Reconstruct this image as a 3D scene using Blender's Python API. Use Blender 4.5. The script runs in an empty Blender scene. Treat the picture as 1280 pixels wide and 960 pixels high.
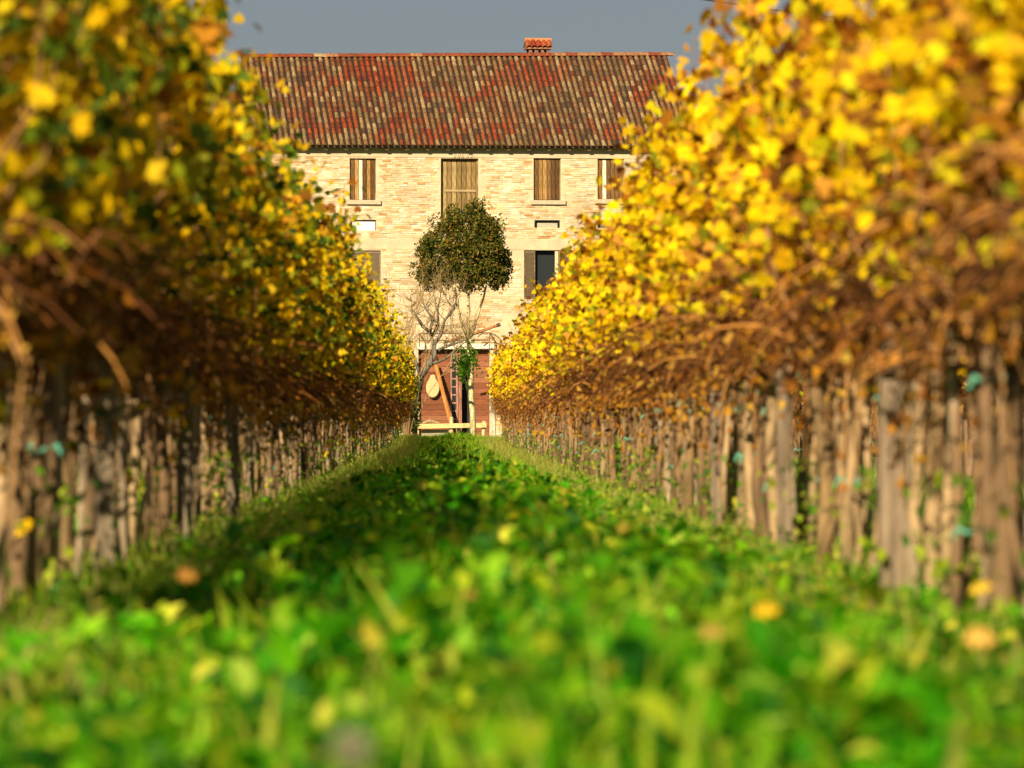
import bpy, math, random
import numpy as np
from mathutils import Vector, Matrix
random.seed(7); RNG = np.random.default_rng(7)
R = math.radians
SC = bpy.context.scene
COL = SC.collection

# ------------------------------------------------------------------ camera, sky, sun
F = 6000.0; VX = 559.0; VY = 534.0; H = 0.55            # focal length in photo pixels, vanishing point, eye height
cam = bpy.data.objects.new('camera', bpy.data.cameras.new('camera')); COL.objects.link(cam)
cam.data.sensor_width = 36; cam.data.lens = 36 * F / 1280
cam.data.clip_start = 0.1; cam.data.clip_end = 6000
cam.location = (0, 0, H)
cam.rotation_euler = (R(90) + math.atan((VY - 480) / F), 0, -math.atan((640 - VX) / F))
cam.data.dof.use_dof = True; cam.data.dof.focus_distance = 140; cam.data.dof.aperture_fstop = 5.2
cam.data.dof.aperture_blades = 9
SC.camera = cam
SUN_EL, SUN_AZ = 28.0, 22.0                              # low sun behind the camera, to the left
w = bpy.data.worlds.new('World'); SC.world = w; w.use_nodes = True
nt = w.node_tree; bg = nt.nodes['Background']
sky = nt.nodes.new('ShaderNodeTexSky'); sky.sky_type = 'NISHITA'; sky.sun_disc = False
sky.sun_elevation = R(SUN_EL); sky.sun_rotation = R(180 + SUN_AZ)
nz = nt.nodes.new('ShaderNodeTexNoise'); nz.inputs['Scale'].default_value = 1.3; nz.inputs['Detail'].default_value = 3
tcw = nt.nodes.new('ShaderNodeTexCoord'); nt.links.new(tcw.outputs['Generated'], nz.inputs['Vector'])
cr = nt.nodes.new('ShaderNodeValToRGB')
cr.color_ramp.elements[0].position = .3; cr.color_ramp.elements[0].color = (1.10, 1.27, 1.46, 1)
cr.color_ramp.elements[1].position = .7; cr.color_ramp.elements[1].color = (1.45, 1.64, 1.86, 1)
nt.links.new(nz.outputs['Fac'], cr.inputs['Fac'])
mx = nt.nodes.new('ShaderNodeMix'); mx.data_type = 'RGBA'; mx.inputs['Factor'].default_value = .88   # veil of grey cloud over the whole sky
nt.links.new(sky.outputs['Color'], mx.inputs['A']); nt.links.new(cr.outputs['Color'], mx.inputs['B'])
nt.links.new(mx.outputs['Result'], bg.inputs['Color']); bg.inputs['Strength'].default_value = .075
sun = bpy.data.objects.new('sun', bpy.data.lights.new('sun', 'SUN')); COL.objects.link(sun)
sun.data.energy = 5.0; sun.data.angle = R(.5); sun.data.color = (1, .83, .56)
sd = Vector((-math.sin(R(SUN_AZ)) * math.cos(R(SUN_EL)), -math.cos(R(SUN_AZ)) * math.cos(R(SUN_EL)), math.sin(R(SUN_EL))))
sun.rotation_euler = sd.to_track_quat('Z', 'Y').to_euler(); sun.location = (-20, -30, 40)
SC.view_settings.view_transform = 'Standard'; SC.view_settings.look = 'None'
SC.view_settings.exposure = 0.85; SC.view_settings.gamma = 1
SC.render.engine = 'CYCLES'; SC.render.resolution_x = 1024; SC.render.resolution_y = 768
SC.cycles.max_bounces = 6; SC.cycles.transmission_bounces = 4; SC.cycles.diffuse_bounces = 4
SC.cycles.use_denoising = True

# ------------------------------------------------------------------ materials
def mat(name, base=None, rough=.85, attr=True, noise=None, bump=0, bscale=60, trans=0, spec=.25, stretch=(1, 1, 1), tcol=None, coord='Object'):
    m = bpy.data.materials.new(name); m.use_nodes = True; t = m.node_tree; N = t.nodes; L = t.links
    p = N['Principled BSDF']; p.inputs['Roughness'].default_value = rough; p.inputs['Specular IOR Level'].default_value = spec
    if attr:
        a = N.new('ShaderNodeAttribute'); a.attribute_name = 'Col'; c = a.outputs['Color']
    else:
        a = N.new('ShaderNodeRGB'); a.outputs[0].default_value = (*base, 1); c = a.outputs[0]
    if coord == 'Position':
        src = N.new('ShaderNodeNewGeometry').outputs['Position']
    else:
        src = N.new('ShaderNodeTexCoord').outputs['Object']
    mp = N.new('ShaderNodeMapping'); mp.inputs['Scale'].default_value = stretch; L.new(src, mp.inputs['Vector'])
    if noise:                                            # noise = (scale, low, high): grain that multiplies the colour
        n = N.new('ShaderNodeTexNoise'); n.inputs['Scale'].default_value = noise[0]; n.inputs['Detail'].default_value = 6
        n.inputs['Roughness'].default_value = .65
        L.new(mp.outputs[0], n.inputs['Vector'])
        mr = N.new('ShaderNodeMapRange'); mr.inputs['From Min'].default_value = .3; mr.inputs['From Max'].default_value = .7
        mr.inputs['To Min'].default_value = noise[1]; mr.inputs['To Max'].default_value = noise[2]
        L.new(n.outputs['Fac'], mr.inputs['Value'])
        vm = N.new('ShaderNodeVectorMath'); vm.operation = 'SCALE'; L.new(c, vm.inputs[0]); L.new(mr.outputs[0], vm.inputs['Scale'])
        c = vm.outputs[0]
    L.new(c, p.inputs['Base Color'])
    if bump:
        nb = N.new('ShaderNodeTexNoise'); nb.inputs['Scale'].default_value = bscale; nb.inputs['Detail'].default_value = 5
        L.new(mp.outputs[0], nb.inputs['Vector'])
        b = N.new('ShaderNodeBump'); b.inputs['Strength'].default_value = bump; b.inputs['Distance'].default_value = .01
        L.new(nb.outputs['Fac'], b.inputs['Height']); L.new(b.outputs[0], p.inputs['Normal'])
    if trans:
        tr = N.new('ShaderNodeBsdfTranslucent'); ms = N.new('ShaderNodeMixShader'); ms.inputs[0].default_value = trans
        if tcol:
            q = N.new('ShaderNodeMix'); q.data_type = 'RGBA'; q.blend_type = 'MULTIPLY'; q.inputs['Factor'].default_value = 1
            L.new(c, q.inputs['A']); q.inputs['B'].default_value = (*tcol, 1); L.new(q.outputs['Result'], tr.inputs['Color'])
        else: L.new(c, tr.inputs['Color'])
        L.new(p.outputs[0], ms.inputs[1]); L.new(tr.outputs[0], ms.inputs[2])
        L.new(ms.outputs[0], N['Material Output'].inputs['Surface'])
    return m

M = {
 'leaf': mat('vine_leaf', trans=.32, rough=.6, spec=.1, tcol=(1.7, 1.25, .3), noise=(30, .65, 1.2)),
 'green': mat('ground_leaf', trans=.5, rough=.55, spec=.14, tcol=(1.5, 1.85, .5)),
 'crown': mat('tree_leaf', trans=.2, rough=.55, spec=.15),
 'bark': mat('bark', rough=.95, noise=(14, .3, 1.6), bump=.9, bscale=40, stretch=(1, 1, .2)),
 'cane': mat('cane', rough=.8, noise=(20, .7, 1.25)),
 'wood': mat('weathered_wood', rough=.9, noise=(9, .25, 1.6), bump=.6, bscale=30, stretch=(4, 4, .35)),
 'woodh': mat('board_wood', rough=.9, noise=(14, .65, 1.25), bump=.5, bscale=30, stretch=(.35, 4, 4)),
 'tile': mat('terracotta', rough=.9, noise=(16, .35, 1.5), bump=.5, bscale=50, coord='Position'),
 'brick': mat('brick', rough=.95, noise=(3.5, .72, 1.18), bump=.4, bscale=80, coord='Position'),
 'plaster': mat('plaster', rough=.95, noise=(2.5, .8, 1.15), bump=.5, bscale=25),
 'stone': mat('stone', rough=.9, noise=(12, .8, 1.15), bump=.4),
 'dark': mat('inside_shade', base=(.03, .026, .024), attr=False),  # near-black base colour, the shade of an unlit opening painted in
 'glass': mat('dark_pane', base=(.02, .024, .028), attr=False, rough=.4, spec=.15),
 'metal': mat('metal', rough=.6, noise=(30, .6, 1.2)),
 'plastic': mat('tie_plastic', base=(.10, .34, .24), attr=False, rough=.5),
 'paint': mat('white_paint', rough=.8, noise=(8, .85, 1.08)),
 'straw': mat('straw', rough=.9, noise=(40, .75, 1.15)),
}
def ground_mat():
    m = bpy.data.materials.new('soil_and_turf'); m.use_nodes = True; t = m.node_tree; N = t.nodes; L = t.links
    p = N['Principled BSDF']; p.inputs['Roughness'].default_value = 1; p.inputs['Specular IOR Level'].default_value = .1
    g = N.new('ShaderNodeNewGeometry')
    n = N.new('ShaderNodeTexNoise'); n.inputs['Scale'].default_value = 1.7; n.inputs['Detail'].default_value = 8; L.new(g.outputs['Position'], n.inputs['Vector'])
    r = N.new('ShaderNodeValToRGB'); e = r.color_ramp.elements
    e[0].position = .35; e[0].color = (.05, .10, .012, 1); e[1].position = .68; e[1].color = (.13, .11, .045, 1)
    x = e.new(.52); x.color = (.08, .13, .02, 1)
    L.new(n.outputs['Fac'], r.inputs['Fac']); L.new(r.outputs[0], p.inputs['Base Color'])
    n2 = N.new('ShaderNodeTexNoise'); n2.inputs['Scale'].default_value = 40; L.new(g.outputs['Position'], n2.inputs['Vector'])
    b = N.new('ShaderNodeBump'); b.inputs['Distance'].default_value = .03; L.new(n2.outputs['Fac'], b.inputs['Height']); L.new(b.outputs[0], p.inputs['Normal'])
    return m
M['ground'] = ground_mat()

# ------------------------------------------------------------------ mesh helpers
def tag(o, label=None, cat=None, group=None, kind=None):
    if label: o['label'] = label
    if cat: o['category'] = cat
    if group: o['group'] = group
    if kind: o['kind'] = kind
    return o
def link(name, me, parent=None, loc=None):
    o = bpy.data.objects.new(name, me); COL.objects.link(o)
    if parent: o.parent = parent
    if loc: o.location = loc
    return o
def empty(name, loc, rz=0):
    o = bpy.data.objects.new(name, None); COL.objects.link(o); o.location = loc; o.rotation_euler[2] = rz
    o.empty_display_size = .1
    return o
def np_mesh(name, V, Fc, C, m, smooth=False):
    me = bpy.data.meshes.new(name); n, k = len(V), len(Fc)
    me.vertices.add(n); me.vertices.foreach_set('co', np.asarray(V, np.float32).ravel())
    me.loops.add(k * 3); me.loops.foreach_set('vertex_index', np.asarray(Fc, np.int32).ravel())
    me.polygons.add(k); me.polygons.foreach_set('loop_start', np.arange(0, k * 3, 3, dtype=np.int32))
    if smooth: me.polygons.foreach_set('use_smooth', np.ones(k, bool))
    me.update(calc_edges=True); me.validate()
    a = me.color_attributes.new('Col', 'FLOAT_COLOR', 'POINT')
    a.data.foreach_set('color', np.hstack([np.asarray(C, np.float32), np.ones((n, 1), np.float32)]).ravel())
    me.materials.append(m)
    return me
def jc(c, a, b_):
    k = random.uniform(a, b_); return [v * k for v in c]
class MB:
    def __init__(s): s.v = []; s.f = []; s.c = []
    def add(s, vs, fs, col):
        o = len(s.v); s.v += [tuple(v) for v in vs]; s.f += [tuple(i + o for i in f) for f in fs]
        s.c += [tuple(col)] * len(vs)
    def box(s, x0, x1, y0, y1, z0, z1, col=(.5, .5, .5), rot=None, jit=0, chamfer=0):
        vs = [Vector((x, y, z)) for x in (x0, x1) for y in (y0, y1) for z in (z0, z1)]
        if jit: vs = [v + Vector((random.uniform(-jit, jit) for _ in range(3))) for v in vs]
        if rot is not None:
            c = Vector(((x0 + x1) / 2, (y0 + y1) / 2, (z0 + z1) / 2)); vs = [c + rot @ (v - c) for v in vs]
        s.add(vs, [(0, 1, 3, 2), (4, 6, 7, 5), (0, 4, 5, 1), (2, 3, 7, 6), (0, 2, 6, 4), (1, 5, 7, 3)], col)
    def bar(s, a, b, wx, wy, col, roll=0):
        a, b = Vector(a), Vector(b); d = b - a
        q = d.to_track_quat('Z', 'X').to_matrix() @ Matrix.Rotation(roll, 3, 'Z')
        vs = [p + q @ Vector((sx * wx / 2, sy * wy / 2, 0)) for p in (a, b) for sx, sy in ((-1, -1), (1, -1), (1, 1), (-1, 1))]
        s.add(vs, [(3, 2, 1, 0), (4, 5, 6, 7), (0, 1, 5, 4), (1, 2, 6, 5), (2, 3, 7, 6), (3, 0, 4, 7)], col)
    def tube(s, pts, rad, n=6, col=(.3, .2, .1), lump=0, cap=True):
        pts = [Vector(p) for p in pts]
        if not hasattr(rad, '__len__'): rad = [rad] * len(pts)
        vs = []; fs = []; up = Vector((.13, .97, .2))
        for i, p in enumerate(pts):
            d = (pts[min(i + 1, len(pts) - 1)] - pts[max(i - 1, 0)]).normalized()
            a = d.cross(up)
            if a.length < .05: a = d.cross(Vector((1, 0, 0)))
            a.normalize(); b = d.cross(a)
            for k in range(n):
                t = 2 * math.pi * k / n; r = rad[i] * (1 + (random.uniform(-lump, lump) if lump else 0))
                vs.append(p + a * math.cos(t) * r + b * math.sin(t) * r)
        for i in range(len(pts) - 1):
            for k in range(n):
                k2 = (k + 1) % n; fs.append((i * n + k, i * n + k2, (i + 1) * n + k2, (i + 1) * n + k))
        if cap: fs.append(tuple(range(n))[::-1]); fs.append(tuple((len(pts) - 1) * n + k for k in range(n)))
        s.add(vs, fs, col)
    def mesh(s, name, m, smooth=False):
        me = bpy.data.meshes.new(name); me.from_pydata(s.v, [], s.f)
        if smooth: me.polygons.foreach_set('use_smooth', [True] * len(me.polygons))
        a = me.color_attributes.new('Col', 'FLOAT_COLOR', 'POINT')
        a.data.foreach_set('color', np.hstack([np.array(s.c, np.float32), np.ones((len(s.c), 1), np.float32)]).ravel())
        me.materials.append(m); me.update()
        return me
    def build(s, name, m, parent=None, smooth=False, loc=None): return link(name, s.mesh(name, m, smooth), parent, loc)

# leaf templates (unit size, stem at origin side)
def leaf_tpl(outline, cup=.25, fold=.15):
    V = [(0, 0, 0)]; 
    for dg, r in outline:
        x, y = r * math.cos(R(dg)), r * math.sin(R(dg)); V.append((x, y, -cup * r * r + fold * abs(x)))
    n = len(outline); Fc = [(0, i + 1, (i + 1) % n + 1) for i in range(n)]
    return np.array(V), np.array(Fc)
T_VINE = leaf_tpl([(270, .25), (298, .82), (325, .62), (350, 1.0), (22, .68), (58, .95), (75, .72), (90, 1.18), (105, .72), (122, .95), (158, .68), (190, 1.0), (215, .62), (242, .82)])
T_FAR = leaf_tpl([(270, .5), (330, .95), (30, .9), (90, 1.1), (150, .9), (210, .95)])
T_DRY = leaf_tpl([(270, .4), (340, .7), (40, .5), (90, 1.2), (140, .55), (200, .7)], cup=-.6, fold=.7)
T_OVAL = leaf_tpl([(270, .9), (320, .62), (0, .55), (50, .7), (90, 1.15), (130, .7), (180, .55), (220, .62)], cup=.3, fold=.35)
T_BLADE = (np.array([(-.5, 0, 0), (.5, 0, 0), (.38, .25, .5), (-.38, .25, .5), (0, .9, 1.0)]), np.array([(0, 1, 2), (0, 2, 3), (3, 2, 4)]))
T_SMALL = (np.array([(0, -1, 0), (.6, 0, .15), (0, 1.1, 0), (-.6, 0, .15)]), np.array([(0, 1, 2), (0, 2, 3)]))

def rotmats(yaw, pitch, roll):
    cy, sy, cp, sp, cr_, sr = np.cos(yaw), np.sin(yaw), np.cos(pitch), np.sin(pitch), np.cos(roll), np.sin(roll)
    z = np.zeros_like(cy); o = np.ones_like(cy)
    Rz = np.stack([np.stack([cy, -sy, z], -1), np.stack([sy, cy, z], -1), np.stack([z, z, o], -1)], 1)
    Rx = np.stack([np.stack([o, z, z], -1), np.stack([z, cp, -sp], -1), np.stack([z, sp, cp], -1)], 1)
    Ry = np.stack([np.stack([cr_, z, sr], -1), np.stack([z, o, z], -1), np.stack([-sr, z, cr_], -1)], 1)
    return Rz @ Rx @ Ry
def scatter(tpl, P, Rm, S, C):
    V, Fc = tpl; n = len(P); S = np.asarray(S)
    if S.ndim == 1: S = np.repeat(S[:, None], 3, 1)
    W = np.einsum('nij,nvj->nvi', Rm, V[None] * S[:, None, :]) + P[:, None, :]
    FF = (Fc[None] + (np.arange(n) * len(V))[:, None, None]).reshape(-1, 3)
    CC = np.repeat(C, len(V), 0)
    return W.reshape(-1, 3), FF, CC
def merge(parts):
    Vs, Fs, Cs = [], [], []; o = 0
    for V, Fc, C in parts:
        Vs.append(V); Fs.append(Fc + o); Cs.append(C); o += len(V)
    return np.vstack(Vs), np.vstack(Fs), np.vstack(Cs)
def palette(n, pal, wts, jit=.15):
    pal = np.array(pal); wts = np.array(wts, float); idx = RNG.choice(len(pal), n, p=wts / wts.sum())
    return pal[idx] * RNG.uniform(1 - jit, 1 + jit, (n, 1)) * RNG.uniform(.93, 1.07, (n, 3))

# ------------------------------------------------------------------ ground
def gz(x, y):
    t = np.clip((np.asarray(y, float) - 92) / 36, 0, 1); return .2 * t * t * (3 - 2 * t)
xs = [-2500, -300, -60, -20] + [i * .5 for i in range(-24, 25)] + [20, 60, 300, 2500]
ys = [-500, -50, 0] + [3 + i * .5 for i in range(60)] + [34 + i * 3 for i in range(45)] + [180, 300, 800, 4000]
vs = []
for y in ys:
    for x in xs:
        z = float(gz(x, y))
        if abs(x) <= 12 and 0 < y < 34: z += .02 * math.sin(x * 3.1 + y * 1.3) * math.sin(y * 2.1)
        vs.append((x, y, z))
nx = len(xs)
me = bpy.data.meshes.new('ground'); me.from_pydata(vs, [], [(j * nx + i, j * nx + i + 1, (j + 1) * nx + i + 1, (j + 1) * nx + i) for j in range(len(ys) - 1) for i in range(nx - 1)])
me.materials.append(M['ground']); tag(link('ground', me), kind='structure')

ROW_L, ROW_R, Y_END, DY = -1.3, 1.5, 125.0, .95

# ------------------------------------------------------------------ farmhouse
TH = R(6.5); YC = 146.0; XC = (590 - VX) / F * YC; BZ = .2
def W(px, py):                                             # photo pixel on the facade -> (u, z) in the house's own frame
    k = (px - VX) / F; u = (k * YC - XC) / (math.cos(TH) - k * math.sin(TH)); Y = YC + u * math.sin(TH)
    return u, H + (VY - py) / F * Y - BZ
house = empty('farmhouse', (XC, YC, BZ), TH)
tag(house, 'old brick farmhouse with mossy red tiled roof at the end of the grass path', 'house')
U0, U1 = W(338, 300)[0], W(856, 300)[0]
Z_WALL = W(590, 184)[1]
DEPTH = 10.6
def rect(x0, x1, y0, y1):
    a = W(x0, y1); b = W(x1, y0); return (a[0], b[0], a[1], b[1])
OP = {'w1': rect(437, 470, 198, 250), 'loft': rect(551, 598, 198, 272), 'w3': rect(667, 701, 197, 250), 'w4': rect(747, 780, 197, 249),
      'v1': rect(438, 470, 275, 288), 'v3': rect(668, 700, 275, 285), 'v4': rect(747, 779, 275, 285),
      'g1': rect(440, 476, 313, 372), 'g3': rect(655, 719, 313, 374), 'gate': rect(523, 612, 437, 549)}
OP['gate'] = (OP['gate'][0], OP['gate'][1], 0.0, OP['gate'][3])
us = sorted({U0, U1} | {v for r in OP.values() for v in r[:2]}); zs = sorted({0.0, Z_WALL} | {v for r in OP.values() for v in r[2:]})
def inside(u, z, pad=0):
    return any(r[0] - pad < u < r[1] + pad and r[2] - pad < z < r[3] + pad for r in OP.values())
b = MB(); cw = (.56, .44, .29)
for i in range(len(us) - 1):
    for j in range(len(zs) - 1):
        if not inside((us[i] + us[i + 1]) / 2, (zs[j] + zs[j + 1]) / 2):
            b.add([(us[i], 0, zs[j]), (us[i + 1], 0, zs[j]), (us[i + 1], 0, zs[j + 1]), (us[i], 0, zs[j + 1])], [(0, 1, 2, 3)], cw)
for r in OP.values():                                       # reveals
    d = .3
    for (p, q) in (((r[0], r[2]), (r[0], r[3])), ((r[0], r[3]), (r[1], r[3])), ((r[1], r[3]), (r[1], r[2])), ((r[1], r[2]), (r[0], r[2]))):
        b.add([(p[0], 0, p[1]), (q[0], 0, q[1]), (q[0], d, q[1]), (p[0], d, p[1])], [(0, 1, 2, 3)], cw)
ridge_v = DEPTH / 2
RZ = W(590, 70)[1] * (YC + ridge_v) / YC + 0
b.add([(U0, 0, 0), (U0, DEPTH, 0), (U0, DEPTH, Z_WALL), (U0, DEPTH / 2, RZ - .25), (U0, 0, Z_WALL)], [(0, 1, 2, 3, 4)], cw)
b.add([(U1, 0, 0), (U1, DEPTH, 0), (U1, DEPTH, Z_WALL), (U1, DEPTH / 2, RZ - .25), (U1, 0, Z_WALL)], [(4, 3, 2, 1, 0)], cw)
b.add([(U0, DEPTH, 0), (U1, DEPTH, 0), (U1, DEPTH, Z_WALL), (U0, DEPTH, Z_WALL)], [(0, 1, 2, 3)], cw)
b.build('wall', M['plaster'], house)
b = MB(); b.box(U0 + .05, U1 - .05, .9, .95, 0, Z_WALL - .05, (.04, .035, .03)); b.build('interior_shade_sheet', M['plaster'], house)  # near-black sheet behind the openings, its colour stands for the unlit interior

# bricks: real courses, the wider-spaced proud ones as objects of their own
BR = [(.60, .47, .30), (.58, .43, .25), (.53, .32, .15), (.62, .52, .37), (.50, .37, .21), (.66, .58, .44), (.46, .24, .09), (.58, .46, .30)]
BW = [5, 4, 2.2, 4, 2, 2.5, .7, 3]
zb_top = W(590, 197)[1]; zb_mid0, zb_mid1 = W(590, 312)[1], W(590, 299)[1]
def patch(u, z): return math.sin(u * 1.7 + 1.2 * math.sin(z * 2.3)) + math.sin(z * 2.9 + u * .8) + .7 * math.sin(u * 5.1 - z * 3.7)
bricks = []; z = .05; row = 0
while z < zb_top - .06:
    u = U0 + (row % 2) * .13 + random.uniform(-.03, .03)
    while u < U1 - .1:
        L_ = random.choice((.24, .25, .26, .12)); cu, cz = u + L_ / 2, z + .028
        if not (inside(u, cz, .015) or inside(u + L_, cz, .015) or inside(cu, cz, .015)) and not (zb_mid0 < cz < zb_mid1):
            keep = cz > zb_mid1 or patch(cu, cz) > -.5
            if keep and random.random() > .04:
                c = random.choices(BR, BW)[0]; k = random.uniform(.85, 1.12) * (1 + .1 * patch(cu * .6, cz * .5) / 2)
                bricks.append((u, z, L_, [v * k for v in c], random.uniform(.004, .016)))
        u += L_ + .013
    z += .068; row += 1
sel = set(i for i, q in enumerate(bricks) if q[2] > .2 and q[1] > 4.5)
sel = set(sorted(sel, key=lambda i: -bricks[i][4])[:290])
b = MB()
for i, (u, z, L_, c, d) in enumerate(bricks):
    if i not in sel: b.box(u, u + L_, -d, .02, z, z + .055, c)
tag(b.build('brickwork', M['brick'], house), kind='stuff')
bm_ = []
for c in BR:
    m_ = MB(); m_.box(-.125, .125, -.022, .02, 0, .055, c); bm_.append(m_.mesh('brick', M['brick']))
for i in sorted(sel):
    u, z, L_, c, d = bricks[i]; o = link('brick', random.choices(bm_, BW)[0], house, (u + L_ / 2, 0, z)); o.scale = (L_ / .25, 1, 1)
# smooth plaster bands
b = MB(); b.box(U0 + .02, U1 - .02, -.02, .01, zb_top + .003, Z_WALL, (.52, .42, .28))
tag(b.build('plaster_frieze', M['plaster'], house), label='smooth cream plaster band under the eaves')
b = MB(); b.box(U0 + .02, U1 - .02, -.014, .01, zb_mid0 + .003, zb_mid1, (.52, .42, .28)); b.build('string_course', M['plaster'], house)

# shutters
WOODS = [(.20, .10, .028), (.27, .15, .045), (.10, .05, .018), (.34, .20, .07), (.15, .08, .03)]
def plank_mesh(wd, h, c, d=.03):
    m_ = MB(); n = 4
    xs_ = [-wd / 2 + .001, wd / 2 - .001]
    m_.box(xs_[0], xs_[1], -d, 0, 0, h, c, jit=.002); return m_.mesh('plank', M['wood'])
def shutter(r, yy, n, name='shutter', rails=(.18, .82), pale=(), base=WOODS, parent=house, label=None, gap=.014):
    u0, u1, z0, z1 = r; fr = MB()
    if not rails: fr.box(u0 + .01, u1 - .01, yy + .03, yy + .05, z0 + .01, z1 - .01, base[2])
    for t in rails: fr.box(u0 + .01, u1 - .01, yy - .001, yy + .028, z0 + (z1 - z0) * t - .04, z0 + (z1 - z0) * t + .04, base[2])
    s_ = fr.build(name, M['woodh'], parent)
    if label: s_['label'] = label
    wd = (u1 - u0) / n
    for i in range(n):
        c = random.choice(base); c = jc(c, .85, 1.15)
        if i in pale: c = (.72, .64, .46)
        o = link('plank', plank_mesh(wd - gap, z1 - z0 - random.uniform(0, .02), c), s_, (u0 + wd * (i + .5), yy - .002 - random.uniform(0, .006), z0))
    return s_
def sill(r, name='sill'):
    m_ = MB(); m_.box(r[0] - .09, r[1] + .14, -.09, .02, r[2] - .13, r[2] - .003, (.45, .38, .27)); m_.build(name, M['stone'], house)
def frame(r, yy, t=.04, c=(.25, .16, .08)):
    m_ = MB(); u0, u1, z0, z1 = r
    m_.box(u0 + .002, u0 + t, yy, yy + .06, z0 + .002, z1 - .002, c); m_.box(u1 - t, u1 - .002, yy, yy + .06, z0 + .002, z1 - .002, c)
    m_.box(u0 + t + .001, u1 - t - .001, yy, yy + .06, z1 - t, z1 - .002, c); return m_.build('window_frame', M['wood'], house)
for k, pale in (('w1', (2,)), ('w3', ()), ('w4', (1,))):
    r = OP[k]; frame(r, .07, .03); shutter((r[0] + .035, r[1] - .035, r[2] + .02, r[3] - .035), .10, 6, pale=pale,
        label={'w1': 'brown plank shutter with one pale board in its middle', 'w3': 'closed weathered plank shutter without a pale board', 'w4': 'brown plank shutter with a pale board near its left edge'}[k]); sill(r)
r = OP['loft']; frame(r, .12, .05)
shutter((r[0] + .055, r[1] - .055, r[2], r[3] - .055), .2, 7, name='loft_door', rails=(), base=[(.30, .20, .075), (.25, .165, .065), (.34, .24, .10), (.20, .13, .05)])
m_ = MB(); z = W(575, 238)[1]; m_.box(r[0] + .14, r[1] - .06, .14, .16, z - .03, z + .03, (.40, .29, .15)); m_.build('rail', M['woodh'], house)
# little vents
r = OP['v1']; m_ = MB(); m_.box(r[0] + .06, r[1] - .01, .05, .08, r[2] + .003, r[3] - .05, (.80, .79, .74)); tag(m_.build('vent_panel', M['paint'], house), label='white panel in the left vent opening')
r = OP['v3']; m_ = MB(); m_.box(r[0] + .10, r[1] - .06, .12, .15, r[2] + .01, r[3] - .07, (.38, .36, .28)); m_.build('vent_panel', M['paint'], house)
for k in ('v1', 'v3', 'v4'): frame(OP[k], .02, .025, (.06, .06, .05))
r = OP['v4']; m_ = MB(); m_.box(r[0] + .03, r[1] - .03, .16, .19, r[2] + .01, r[3] - .03, (.10, .08, .06)); m_.build('vent_panel', M['paint'], house)
# ground-floor windows
r = OP['g3']; x = [W(q, 340)[0] for q in (655, 669, 694, 698, 719)]
def louvred(u0, u1, z0, z1, yy, c, label=None):
    m_ = MB(); m_.box(u0, u0 + .04, yy, yy + .04, z0, z1, c); m_.box(u1 - .04, u1, yy, yy + .04, z0, z1, c)
    m_.box(u0 + .041, u1 - .041, yy, yy + .04, z1 - .05, z1, c); m_.box(u0 + .041, u1 - .041, yy, yy + .04, z0, z0 + .05, c)
    s_ = m_.build('shutter', M['wood'], house)
    if label: s_['label'] = label
    n = 9; hh = (z1 - z0 - .1) / n; sl = MB(); sl.box(u0 + .041 - (u0 + u1) / 2, u1 - .041 - (u0 + u1) / 2, -.006, .006, -hh * .55, hh * .55, c, rot=Matrix.Rotation(R(30), 3, 'X'))
    me_ = sl.mesh('slat', M['woodh'])
    for i in range(n): link('slat', me_, s_, ((u0 + u1) / 2, yy + .02, z0 + .05 + hh * (i + .5)))
louvred(x[0] + .004, x[1], r[2] + .01, r[3] - .02, .03, (.17, .12, .07), 'dark louvred shutter standing half open')
m_ = MB(); m_.box(x[2], x[3], .04, .10, r[2] + .01, r[3] - .01, (.62, .50, .32)); m_.build('window_post', M['paint'], house)
louvred(x[3] + .01, x[4] - .004, r[2] + .01, r[3] - .02, .03, (.20, .12, .06))
m_ = MB(); m_.box(x[1] + .005, x[2] - .005, .22, .23, r[2] + .01, r[3] - .01, (.02, .02, .025)); m_.build('pane', M['glass'], house)
sill(r)
r = OP['g1']; um = (r[0] + r[1]) / 2
louvred(r[0] + .004, um - .005, r[2] + .01, r[3] - .02, .05, (.22, .16, .10)); louvred(um + .005, r[1] - .004, r[2] + .01, r[3] - .02, .05, (.22, .16, .10)); sill(r)
# gateway
r = OP['gate']; m_ = MB(); zt = r[3]
m_.box(r[0] - .1, r[1] + .14, -.06, .03, zt + .003, zt + .19, (.72, .66, .52)); m_.build('lintel', M['stone'], house)
for (a, c_) in ((r[0] - .17, r[0] - .004), (r[1] + .004, r[1] + .17)):
    m_ = MB(); m_.box(a, c_, -.05, .02, .002, zt, (.52, .45, .33)); m_.build('door_jamb', M['stone'], house)
X = lambda px: W(px, 490)[0]; Zp = lambda py: W(565, py)[1]
RED = [(.22, .075, .035), (.25, .09, .045), (.19, .065, .03), (.27, .11, .055)]
def hboards(u0, u1, z0, z1, yy, n, name, pal, label=None):
    m_ = MB(); c = pal[0]
    m_.box(u0, u0 + .05, yy + .02, yy + .05, z0, z1, c); m_.box(u1 - .05, u1, yy + .02, yy + .05, z0, z1, c); s_ = m_.build(name, M['wood'], house)
    if label: s_['label'] = label
    h = (z1 - z0) / n
    for i in range(n):
        p_ = MB(); c = jc(random.choice(pal), .88, 1.12)
        p_.box(u0, u1, yy - random.uniform(0, .006), yy + .018, z0 + i * h + .004, z0 + (i + 1) * h - .004, c, jit=.002); p_.build('board', M['woodh'], s_)
hboards(X(523.5), X(563), .05, zt - .02, .14, 16, 'gate_leaf', RED, 'reddish brown gate leaf of horizontal boards')
m_ = MB(); c = (.36, .19, .13); u0, u1 = X(563.5), X(573)
m_.box(u0, u0 + .045, .10, .15, .05, zt - .02, c); m_.box(u1 - .06, u1, .10, .15, .05, zt - .02, c)
nz_ = 9
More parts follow.
